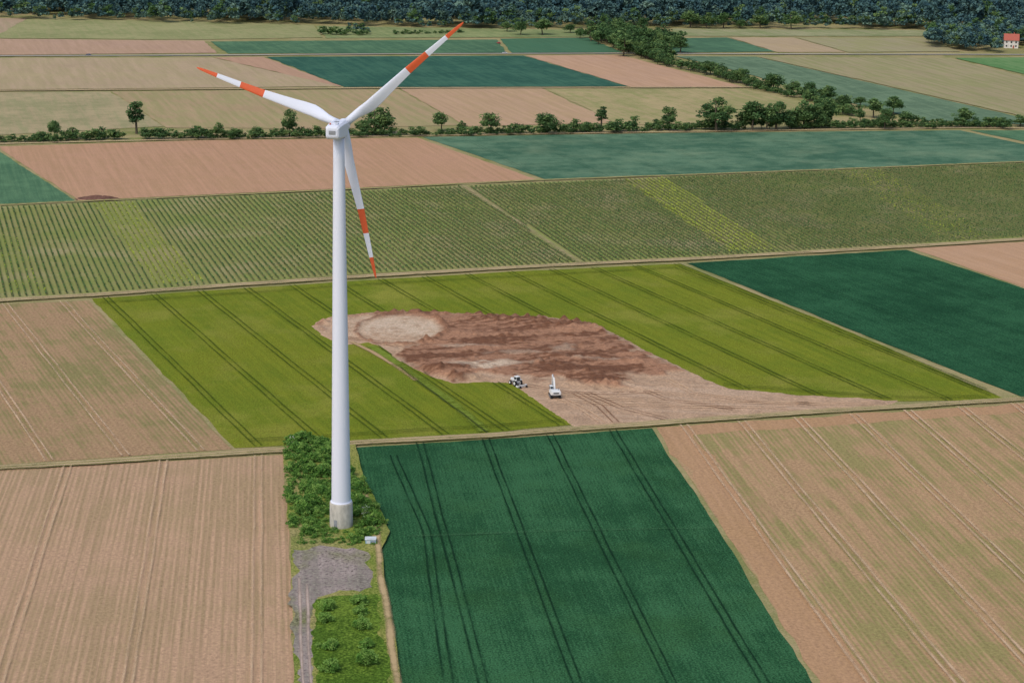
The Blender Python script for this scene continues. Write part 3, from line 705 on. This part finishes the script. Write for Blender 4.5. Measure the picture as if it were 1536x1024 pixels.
hedge("hedgerow", [(590, 52), (700, 50)], 4, 2.0, 3, 5, hsc, 5, 0.1, 10)
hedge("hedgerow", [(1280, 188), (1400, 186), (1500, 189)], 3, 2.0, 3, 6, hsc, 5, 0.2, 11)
# forest
rng = np.random.default_rng(21)
fr = [(-500, 17), (0, 26), (200, 31), (470, 38), (600, 40), (700, 42), (850, 40), (930, 40), (1200, 40), (1400, 44), (1536, 46), (2000, 54)]
fp = [tuple(p) for p in PP(fr)]; fp += [(fp[-1][0]*1.3, 2750), (fp[0][0]*1.3, 2750)]
pts = sample_poly(fp, 11.0, rng)
# clearings: strips of meadow inside the wood
cl = np.array([noise.noise(Vector((p[0]*0.006, p[1]*0.02, 14))) for p in pts]); pts = pts[cl < 0.32]
hs = rng.uniform(0.6, 1.55, len(pts))*(1+0.6*np.array([noise.noise(Vector((p[0]*0.012, p[1]*0.012, 3))) for p in pts]))
kk_ = rng.random(len(pts)) < 0.8
sv = np.stack([hs*rng.uniform(.8, 1.25, len(hs)), hs*rng.uniform(.8, 1.25, len(hs)), hs*1.12], 1)
scatter("forest", [(p[0], p[1], -0.3) for p in pts[kk_]], sv[kk_], ftc)
scatter("forest", [(p[0], p[1], -0.3) for p in pts[~kk_]], sv[~kk_], fec)
hedge("forest_edge", [(-500, 18), (0, 27), (200, 32), (470, 39)], 9, 8.0, 9, 20, fec, 16, 0.25, 31)
hedge("forest_edge", [(600, 41), (700, 43), (850, 41), (930, 41), (1200, 41), (1400, 45), (1536, 47), (2000, 55)], 7, 9.0, 9, 21, fec, 16, 0.2, 32)
wp_ = [tuple(p) for p in PP([(1392, 72), (1440, 77), (1500, 80), (1560, 82), (1900, 84), (1900, 50), (1560, 48), (1536, 52), (1480, 52), (1390, 52)])]
HP = P(1516, 72)
pts = sample_poly(wp_, 9.0, rng); pts = pts[~((np.abs(pts[:, 0]-HP.x) < 15) & (pts[:, 1] < HP.y+16))]
hs = rng.uniform(0.6, 1.35, len(pts))
kk_ = rng.random(len(pts)) < 0.4
scatter("woodland", [(p[0], p[1], -0.3) for p in pts[kk_]], np.stack([hs[kk_]]*3, 1), ftc)
scatter("woodland", [(p[0], p[1], -0.3) for p in pts[~kk_]], np.stack([hs[~kk_]]*3, 1), fec)

# ------------------------------------------------------------------ part helpers
def empty(name, loc, rz=0.0):
    e = bpy.data.objects.new(name, None); e.location = loc; e.rotation_euler = (0, 0, rz); COL.objects.link(e); return e
def part(name, bm, parent, mats, smooth=False):
    me = bpy.data.meshes.new(name); bmesh.ops.recalc_face_normals(bm, faces=bm.faces); bm.to_mesh(me); bm.free()
    for m in (mats if isinstance(mats, list) else [mats]): me.materials.append(m)
    if smooth:
        for p in me.polygons: p.use_smooth = True
    o = bpy.data.objects.new(name, me); COL.objects.link(o); o.parent = parent; return o
def box(name, parent, mat, size, loc, rot=(0, 0, 0), bev=0.05, taper=None):
    bm = bmesh.new(); bmesh.ops.create_cube(bm, size=1)
    for v in bm.verts:
        if taper and v.co.z > 0: v.co.x *= taper[0]; v.co.y *= taper[1]
        v.co.x *= size[0]; v.co.y *= size[1]; v.co.z *= size[2]
    if bev: bmesh.ops.bevel(bm, geom=bm.edges[:], offset=bev, segments=2, affect='EDGES')
    o = part(name, bm, parent, mat); o.location = loc; o.rotation_euler = rot; return o
def cyl(name, parent, mat, r1, r2, h, loc, rot=(0, 0, 0), seg=24, bev=0.0):
    bm = bmesh.new(); bmesh.ops.create_cone(bm, cap_ends=True, segments=seg, radius1=r1, radius2=r2, depth=h)
    if bev: bmesh.ops.bevel(bm, geom=[e for e in bm.edges if len([f for f in e.link_faces if len(f.verts) > 4]) == 1], offset=bev, segments=2, affect='EDGES')
    o = part(name, bm, parent, mat); o.location = loc; o.rotation_euler = rot
    for p in o.data.polygons: p.use_smooth = len(p.vertices) == 4
    return o
def lathe(name, parent, mat, prof, seg=64):
    bm = bmesh.new(); rings = []
    for r, z in prof: rings.append([bm.verts.new((r*math.cos(2*math.pi*i/seg), r*math.sin(2*math.pi*i/seg), z)) for i in range(seg)])
    for a, b in zip(rings[:-1], rings[1:]):
        for i in range(seg): bm.faces.new((a[i], a[(i+1) % seg], b[(i+1) % seg], b[i]))
    bm.faces.new(rings[-1])
    return part(name, bm, parent, mat, smooth=True)

# ------------------------------------------------------------------ wind turbine
white = paint("turbine_white", (0.74, 0.77, 0.86), 0.5, 0.25, 0.012, 0.08, stretch=(1, 1, 0.1))
redp = paint("signal_red", (0.70, 0.12, 0.04), 0.5, 0.35, 0.03, 0.3)
conc = paint("concrete_weathered", (0.54, 0.51, 0.44), 0.9, 0.15, 0.10, 0.9, stretch=(1, 1, 0.35))
grey = paint("grey_metal", (0.30, 0.31, 0.33), 0.5, 0.4)
dark = paint("dark_rubber", (0.025, 0.025, 0.027), 0.8, 0.2)
HT = 101.0; CB = 7.0
wt = empty("wind_turbine", (TB.x, TB.y, 0), 0)
lathe("concrete_base", wt, conc, [(2.95, -0.5), (2.92, 0.3), (2.86, CB-0.25), (2.78, CB-0.05), (2.5, CB)])
TTOP = HT-2.3
def rad(z): return 2.42+(1.32-2.42)*((z-CB)/(TTOP-CB))
lathe("flange", wt, white, [(2.66, CB+0.002), (2.66, CB+0.22), (2.3, CB+0.24)])
lathe("tower", wt, white, [(rad(CB+0.2+(TTOP-CB-0.2)*i/16), CB+0.2+(TTOP-CB-0.2)*i/16) for i in range(17)], 96)
lathe("yaw_bearing", wt, grey, [(1.45, TTOP-0.05), (1.45, TTOP+0.25), (1.3, TTOP+0.3)], 48)
box("service_door", wt, grey, (0.95, 0.12, 2.1), (-1.2, -2.62, 1.9), (0, 0, -0.42), 0.03)
cyl("steps", wt, conc, 0.9, 0.9, 0.8, (-1.5, -3.3, 0.35), seg=8)
PSI = math.radians(8.5)
ax = Vector((math.sin(PSI), math.cos(PSI), math.tan(math.radians(2)))).normalized()
rr_ = Vector((math.cos(PSI), -math.sin(PSI), 0)); uu_ = rr_.cross(ax).normalized()
nac = Matrix(((rr_.x, ax.x, uu_.x, 0), (rr_.y, ax.y, uu_.y, 0), (rr_.z, ax.z, uu_.z, 0), (0, 0, 0, 1)))
bm = bmesh.new(); rings = []
def nsec(y, w, zt, zb, ch):
    hw = w/2; return [(-hw+ch, y, zb), (hw-ch, y, zb), (hw, y, zb+ch), (hw, y, zt-ch*1.3), (hw-ch*1.3, y, zt), (-hw+ch*1.3, y, zt), (-hw, y, zt-ch*1.3), (-hw, y, zb+ch)]
for s in [(-6.4, 2.4, 1.1, -0.8, 0.3), (-6.2, 3.1, 1.5, -1.2, 0.35), (-5.6, 3.5, 1.75, -1.55, 0.35), (-2, 3.8, 1.95, -1.9, 0.4), (1.5, 3.8, 1.9, -1.95, 0.5), (2.6, 3.3, 1.6, -1.7, 0.7), (3.2, 2.6, 1.25, -1.3, 0.7)]:
    rings.append([bm.verts.new(c) for c in nsec(*s)])
for a, b in zip(rings[:-1], rings[1:]):
    for i in range(8): bm.faces.new((a[i], a[(i+1) % 8], b[(i+1) % 8], b[i]))
bm.faces.new(rings[0]); bm.faces.new(rings[-1])
bmesh.ops.bevel(bm, geom=bm.edges[:], offset=0.06, segments=1, affect='EDGES')
no = part("nacelle", bm, wt, white); NC = Vector((0, 0, HT-0.2)); no.matrix_local = Matrix.Translation(NC)@nac
def on_nac(o): o.matrix_local = Matrix.Translation(NC)@nac@o.matrix_basis
for o in [box("rear_vent", wt, grey, (1.6, 0.12, 0.9), (0, -6.43, 0.15), bev=0.02), box("roof_hatch", wt, grey, (1.1, 1.2, 0.12), (0, -1.8, 1.98), bev=0.03),
          box("cooler", wt, white, (1.9, 0.9, 0.45), (0, -4.3, 2.0), bev=0.05), box("side_vent", wt, grey, (0.06, 1.2, 0.6), (-1.87, -3.8, 0.5), bev=0.01),
          cyl("wind_mast", wt, grey, 0.05, 0.04, 1.5, (0.7, -5.3, 2.4), seg=8), cyl("beacon", wt, redp, 0.16, 0.14, 0.4, (-0.8, -5.0, 2.0), seg=12)]: on_nac(o)
HUB = NC+ax*4.9
bm = bmesh.new(); bmesh.ops.create_uvsphere(bm, u_segments=32, v_segments=16, radius=1.6)
for v in bm.verts:
    if v.co.y > 0: v.co.y *= 1.35
    else: v.co.y = max(v.co.y*1.2, -1.6)
ho = part("hub", bm, wt, white, True); ho.matrix_local = Matrix.Translation(HUB)@nac
R = 38.6
secs = [(0.035, 1.9, 1.9, 0), (0.07, 1.9, 1.9, 0), (0.11, 2.15, 1.7, 16), (0.16, 2.75, 1.25, 17), (0.21, 3.0, 0.95, 15), (0.27, 2.85, 0.75, 12), (0.34, 2.55, 0.6, 9), (0.44, 2.2, 0.45, 7), (0.54, 1.9, 0.36, 5), (0.62, 1.68, .3, 4), (0.70, 1.48, 0.25, 3), (0.78, 1.27, .2, 2), (0.86, 1.05, 0.16, 1), (0.93, 0.82, 0.11, 0), (0.975, 0.6, 0.07, 0), (0.995, 0.3, 0.04, 0), (1.0, 0.08, 0.02, 0)]
def blade(ang, nm):
    bm = bmesh.new(); rings = []; K_ = 20
    for fr_, ch, tk, tw in secs:
        blend = min(1, max(0, (fr_-0.07)/0.12)); ring = []
        for i in range(K_):
            a = 2*math.pi*i/K_
            x = math.cos(a)*ch/2; y = math.sin(a)*tk/2
            y2 = y*(0.55+0.45*math.cos(a)) if blend > 0 else y
            y = y*(1-blend)+y2*1.25*blend
            x = x-blend*(ch/2-0.85*min(1, ch/1.9)) if blend > 0 else x
            t = math.radians(tw+4); xr = x*math.cos(t)-y*math.sin(t); yr = x*math.sin(t)+y*math.cos(t)
            bend = -0.9*fr_**2
            ring.append(bm.verts.new((xr, yr+bend, fr_*R)))
        rings.append((fr_, ring))
    for (fa, a), (fb, b) in zip(rings[:-1], rings[1:]):
        mfr = (fa+fb)/2; mi = 1 if (0.54 < mfr < 0.70 or mfr > 0.86) else 0
        for i in range(K_):
            f = bm.faces.new((a[i], a[(i+1) % K_], b[(i+1) % K_], b[i])); f.material_index = mi
    bm.faces.new(rings[0][1]); f = bm.faces.new(rings[-1][1]); f.material_index = 1
    o = part(nm, bm, wt, [white, redp], True)
    rad_ = rr_*math.cos(ang)+uu_*math.sin(ang); tan_ = -rr_*math.sin(ang)+uu_*math.cos(ang)
    yv = rad_.cross(tan_)
    M = Matrix(((tan_.x, yv.x, rad_.x, 0), (tan_.y, yv.y, rad_.y, 0), (tan_.z, yv.z, rad_.z, 0), (0, 0, 0, 1)))
    if M.to_3x3().determinant() < 0: M = Matrix(((tan_.x, -yv.x, rad_.x, 0), (tan_.y, -yv.y, rad_.y, 0), (tan_.z, -yv.z, rad_.z, 0), (0, 0, 0, 1)))
    o.matrix_local = Matrix.Translation(HUB)@M
for i in range(3): blade(math.radians(41.1+120*i), "blade_%d" % (i+1))

kb = P(556, 817); kk = empty("transformer_kiosk", (kb.x, kb.y, 0), 0.05)
bluew = paint("kiosk_pale_blue", (0.36, 0.52, 0.66), 0.6, 0.3); roofm = paint("kiosk_roof", (0.62, 0.66, 0.68), 0.6, 0.3)
box("plinth", kk, conc, (2.7, 1.9, 0.3), (0, 0, 0.15), bev=0.02); box("cabinet", kk, bluew, (2.5, 1.7, 1.35), (0, 0, 0.98), bev=0.03)
box("roof", kk, roofm, (2.8, 2.0, 0.18), (0, 0, 1.76), (0.06, 0, 0), 0.04); box("door", kk, roofm, (0.9, 0.05, 1.1), (-0.5, -0.875, 0.95), bev=0.01); box("louvre", kk, grey, (0.7, 0.05, 0.5), (0.6, -0.875, 1.1), bev=0.01)

# ------------------------------------------------------------------ excavator
wpaint = paint("machine_white", (0.78, 0.78, 0.76), 0.45, 0.4, 0.03, 0.8); glass = paint("cab_glass", (0.03, 0.045, 0.055), 0.1, 0.6, 0.0)
def track_part(name, par, mat, x, L, hgt, wd):
    bm = bmesh.new(); prof = []; r = hgt/2
    for i in range(9): a = math.pi/2+math.pi*i/8; prof.append((-(L/2-r)+r*math.cos(a), r+r*math.sin(a)))
    for i in range(9): a = -math.pi/2+math.pi*i/8; prof.append(((L/2-r)+r*math.cos(a), r+r*math.sin(a)))
    A = [bm.verts.new((-wd/2, p[0], p[1])) for p in prof]; B = [bm.verts.new((wd/2, p[0], p[1])) for p in prof]
    n = len(prof)
    for i in range(n): bm.faces.new((A[i], A[(i+1) % n], B[(i+1) % n], B[i]))
    bm.faces.new(A); bm.faces.new(B)
    o = part(name, bm, par, mat); o.location = (x, 0, 0); return o
def beam(name, par, mat, p0, p1, w_, h0, h1, x=0.0):
    bm = bmesh.new(); a = Vector(p0); b = Vector(p1); d = (b-a).normalized(); n = Vector((0, -d.z, d.y))
    vs = []
    for c, h in ((a, h0), (b, h1)):
        for s, t in ((-1, -1), (1, -1), (1, 1), (-1, 1)):
            vs.append(bm.verts.new(Vector((x+s*w_/2, c.y, c.z))+n*t*h/2))
    for f in ((0, 1, 2, 3), (4, 5, 6, 7), (0, 1, 5, 4), (1, 2, 6, 5), (2, 3, 7, 6), (3, 0, 4, 7)): bm.faces.new([vs[i] for i in f])
    bmesh.ops.bevel(bm, geom=bm.edges[:], offset=0.03, segments=1, affect='EDGES')
    return part(name, bm, par, mat)
eb = P(832, 596); ev = empty("excavator", (eb.x, eb.y, 0.16), math.radians(8)); ev.scale = (1.1, 1.1, 1.1)
for x in (-1.2, 1.2):
    track_part("crawler_track", ev, dark, x, 4.2, 0.9, 0.6); box("track_frame", ev, grey, (0.66, 2.8, 0.35), (x, 0, 0.45), bev=0.03)
box("undercarriage", ev, grey, (1.8, 2.0, 0.5), (0, 0, 0.65)); cyl("slew_ring", ev, grey, 0.9, 0.9, 0.25, (0, 0, 1.02))
box("upper_deck", ev, wpaint, (2.9, 3.6, 0.35), (0, -0.3, 1.32)); box("counterweight", ev, wpaint, (2.85, 1.0, 1.05), (0, -2.1, 1.75), bev=0.18)
box("rear_grille", ev, dark, (1.6, 0.06, 0.35), (0, -2.62, 1.85), bev=0.01)
box("engine_hood", ev, wpaint, (2.7, 1.9, 0.85), (0, -0.75, 1.93), bev=0.12); cyl("exhaust", ev, dark, 0.08, 0.08, 0.6, (0.8, -1.0, 2.6), seg=10)
box("cab", ev, wpaint, (1.0, 1.7, 1.75), (-0.92, 0.85, 2.35), bev=0.1, taper=(0.92, 0.85))
box("cab_window_side", ev, glass, (0.05, 1.25, 0.85), (-1.42, 0.8, 2.6), (0, 0.04, 0), 0.02); box("cab_window_rear", ev, glass, (0.75, 0.05, 0.7), (-0.92, 0.045, 2.75), bev=0.02); box("cab_window_front", ev, glass, (0.8, 0.05, 1.0), (-0.92, 1.68, 2.5), bev=0.02)
beam("boom_lower", ev, wpaint, (0, 0.9, 1.5), (0, 2.7, 4.5), 0.45, 0.55, 0.75, 0.1); beam("boom_upper", ev, wpaint, (0, 2.6, 4.45), (0, 5.2, 4.9), 0.42, 0.7, 0.4, 0.1)
beam("stick", ev, wpaint, (0, 4.9, 5.2), (0, 5.8, 2.2), 0.34, 0.55, 0.3, 0.1); beam("boom_cylinder", ev, grey, (0, 1.5, 1.6), (0, 3.0, 3.9), 0.75, 0.16, 0.12, 0.1); beam("stick_cylinder", ev, grey, (0, 3.2, 5.1), (0, 4.9, 5.5), 0.16, 0.16, 0.12, 0.1)
box("bucket", ev, dark, (1.2, 1.0, 0.9), (0.1, 5.6, 1.7), (0.5, 0, 0), 0.15, taper=(1.0, 0.55))

tb = P(774, 578); tv = empty("tractor", (tb.x, tb.y, 0.16), math.radians(35))
for x in (-1.0, 1.0):
    cyl("rear_wheel", tv, dark, 0.95, 0.95, 0.6, (x*1.05, -0.9, 0.95), (0, math.pi/2, 0), 28, 0.12); cyl("rear_rim", tv, wpaint, 0.5, 0.5, 0.64, (x*1.05, -0.9, 0.95), (0, math.pi/2, 0), 20)
    cyl("front_wheel", tv, dark, 0.68, 0.68, 0.45, (x, 1.8, 0.68), (0, math.pi/2, 0), 24, 0.08); cyl("front_rim", tv, wpaint, 0.34, 0.34, 0.49, (x, 1.8, 0.68), (0, math.pi/2, 0), 16)
    box("mudguard", tv, wpaint, (0.65, 1.5, 0.12), (x*1.0, -0.9, 1.98), bev=0.04)
box("chassis", tv, grey, (0.8, 3.6, 0.5), (0, 0.5, 0.95)); box("bonnet", tv, wpaint, (1.0, 2.2, 0.85), (0, 1.55, 1.6), bev=0.15, taper=(0.85, 0.97))
box("cab", tv, glass, (1.55, 1.5, 1.3), (0, -0.5, 2.25), bev=0.06, taper=(0.9, 0.88)); box("cab_roof", tv, wpaint, (1.65, 1.65, 0.2), (0, -0.5, 2.98), bev=0.08); box("cab_lower", tv, wpaint, (1.5, 1.45, 0.5), (0, -0.5, 1.4), bev=0.05)
for sx in (-1, 1):
    for sy in (-1, 1): beam("cab_pillar", tv, wpaint, (0, -0.5+sy*0.72, 1.6), (0, -0.5+sy*0.66, 2.92), 0.1, 0.1, 0.1, sx*0.74)
cyl("exhaust", tv, dark, 0.06, 0.06, 0.9, (0.55, 1.0, 2.35), seg=8)
beam("drawbar", tv, grey, (0, -1.6, 0.7), (0, -3.4, 0.6), 0.2, 0.25, 0.2); box("scraper_blade", tv, wpaint, (3.6, 0.25, 0.8), (0, -3.6, 0.55), (0.15, 0, 0), 0.05); box("scraper_side", tv, wpaint, (0.1, 1.2, 0.6), (-1.75, -3.1, 0.5), bev=0.02); box("scraper_side", tv, wpaint, (0.1, 1.2, 0.6), (1.75, -3.1, 0.5), bev=0.02)
for x in (-1.2, 1.2): cyl("scraper_wheel", tv, dark, 0.4, 0.4, 0.3, (x, -4.2, 0.4), (0, math.pi/2, 0), 18)

# ------------------------------------------------------------------ soil heap, house, cars
def heap(name, x, y, rx, ry, h, c):
    bm = bmesh.new(); bmesh.ops.create_grid(bm, x_segments=40, y_segments=24, size=1)
    for v in bm.verts:
        r = math.hypot(v.co.x, v.co.y); q = noise.noise(Vector((v.co.x*3, v.co.y*3, 2)))
        z = max(0, 1-r*1.05)**0.8*(1+0.7*q)*h+0.15*noise.noise(Vector((v.co.x*9, v.co.y*9, 5)))-0.1
        v.co = Vector((v.co.x*rx, v.co.y*ry, z))
    me = bpy.data.meshes.new(name); bm.to_mesh(me); bm.free(); me.materials.append(field_mat(name+"_earth", c, tuple(int(v*0.75) for v in c), grain=2, val=0.5))
    o = bpy.data.objects.new(name, me); q = P(x, y); o.location = (q.x, q.y, 0.1); COL.objects.link(o)
heap("soil_heap", 147, 298, 11, 6, 1.6, (122, 92, 84))
hh = empty("farm_house", (HP.x, HP.y, 0), -0.2); hh.scale = (1.15, 1.15, 1.25)
wall = paint("rendered_wall", (0.78, 0.75, 0.7), 0.9, 0.1); tile = paint("roof_tiles", (0.46, 0.13, 0.09), 0.8, 0.2, 0.06, 1.5)
box("walls", hh, wall, (11, 9, 6), (0, 0, 3), bev=0)
bm = bmesh.new(); vs = [bm.verts.new(c) for c in [(-6, -5.2, 5.7), (6, -5.2, 5.7), (6, 5.2, 5.7), (-6, 5.2, 5.7), (-6, 0, 10.2), (6, 0, 10.2)]]
for f in ((0, 1, 5, 4), (2, 3, 4, 5), (0, 4, 3), (1, 2, 5), (0, 1, 2, 3)): bm.faces.new([vs[i] for i in f])
part("roof", bm, hh, tile); box("chimney", hh, tile, (0.8, 0.8, 2), (2, 1.2, 10), bev=0.03); box("door", hh, tile, (1.1, 0.08, 2.2), (1.8, -4.53, 1.1), bev=0)
for x in (-3.6, 0, 3.6):
    for z in (1.7, 4.4): box("window", hh, glass, (1.2, 0.06, 1.3), (x, -4.51, z), bev=0)
def car(x, y, col, rz):
    q = P(x, y); e = empty("car", (q.x, q.y, 0.2), rz); m = paint("car_paint", col, 0.3, 0.6)
    box("body", e, m, (1.8, 4.3, 0.65), (0, 0, 0.65), bev=0.15); box("cabin", e, glass, (1.6, 2.4, 0.6), (0, -0.2, 1.22), bev=0.1, taper=(0.82, 0.68)); box("roof", e, m, (1.3, 1.55, 0.06), (0, -0.2, 1.53), bev=0.02)
    for sx in (-0.85, 0.85):
        for sy in (-1.35, 1.35): cyl("wheel", e, dark, 0.33, 0.33, 0.22, (sx, sy, 0.33), (0, math.pi/2, 0), 16)
car(133, 84, (0.05, 0.06, 0.10), math.pi/2); car(757, 81, (0.5, 0.5, 0.52), math.pi/2); car(748, 66, (0.55, 0.05, 0.04), 0.6)
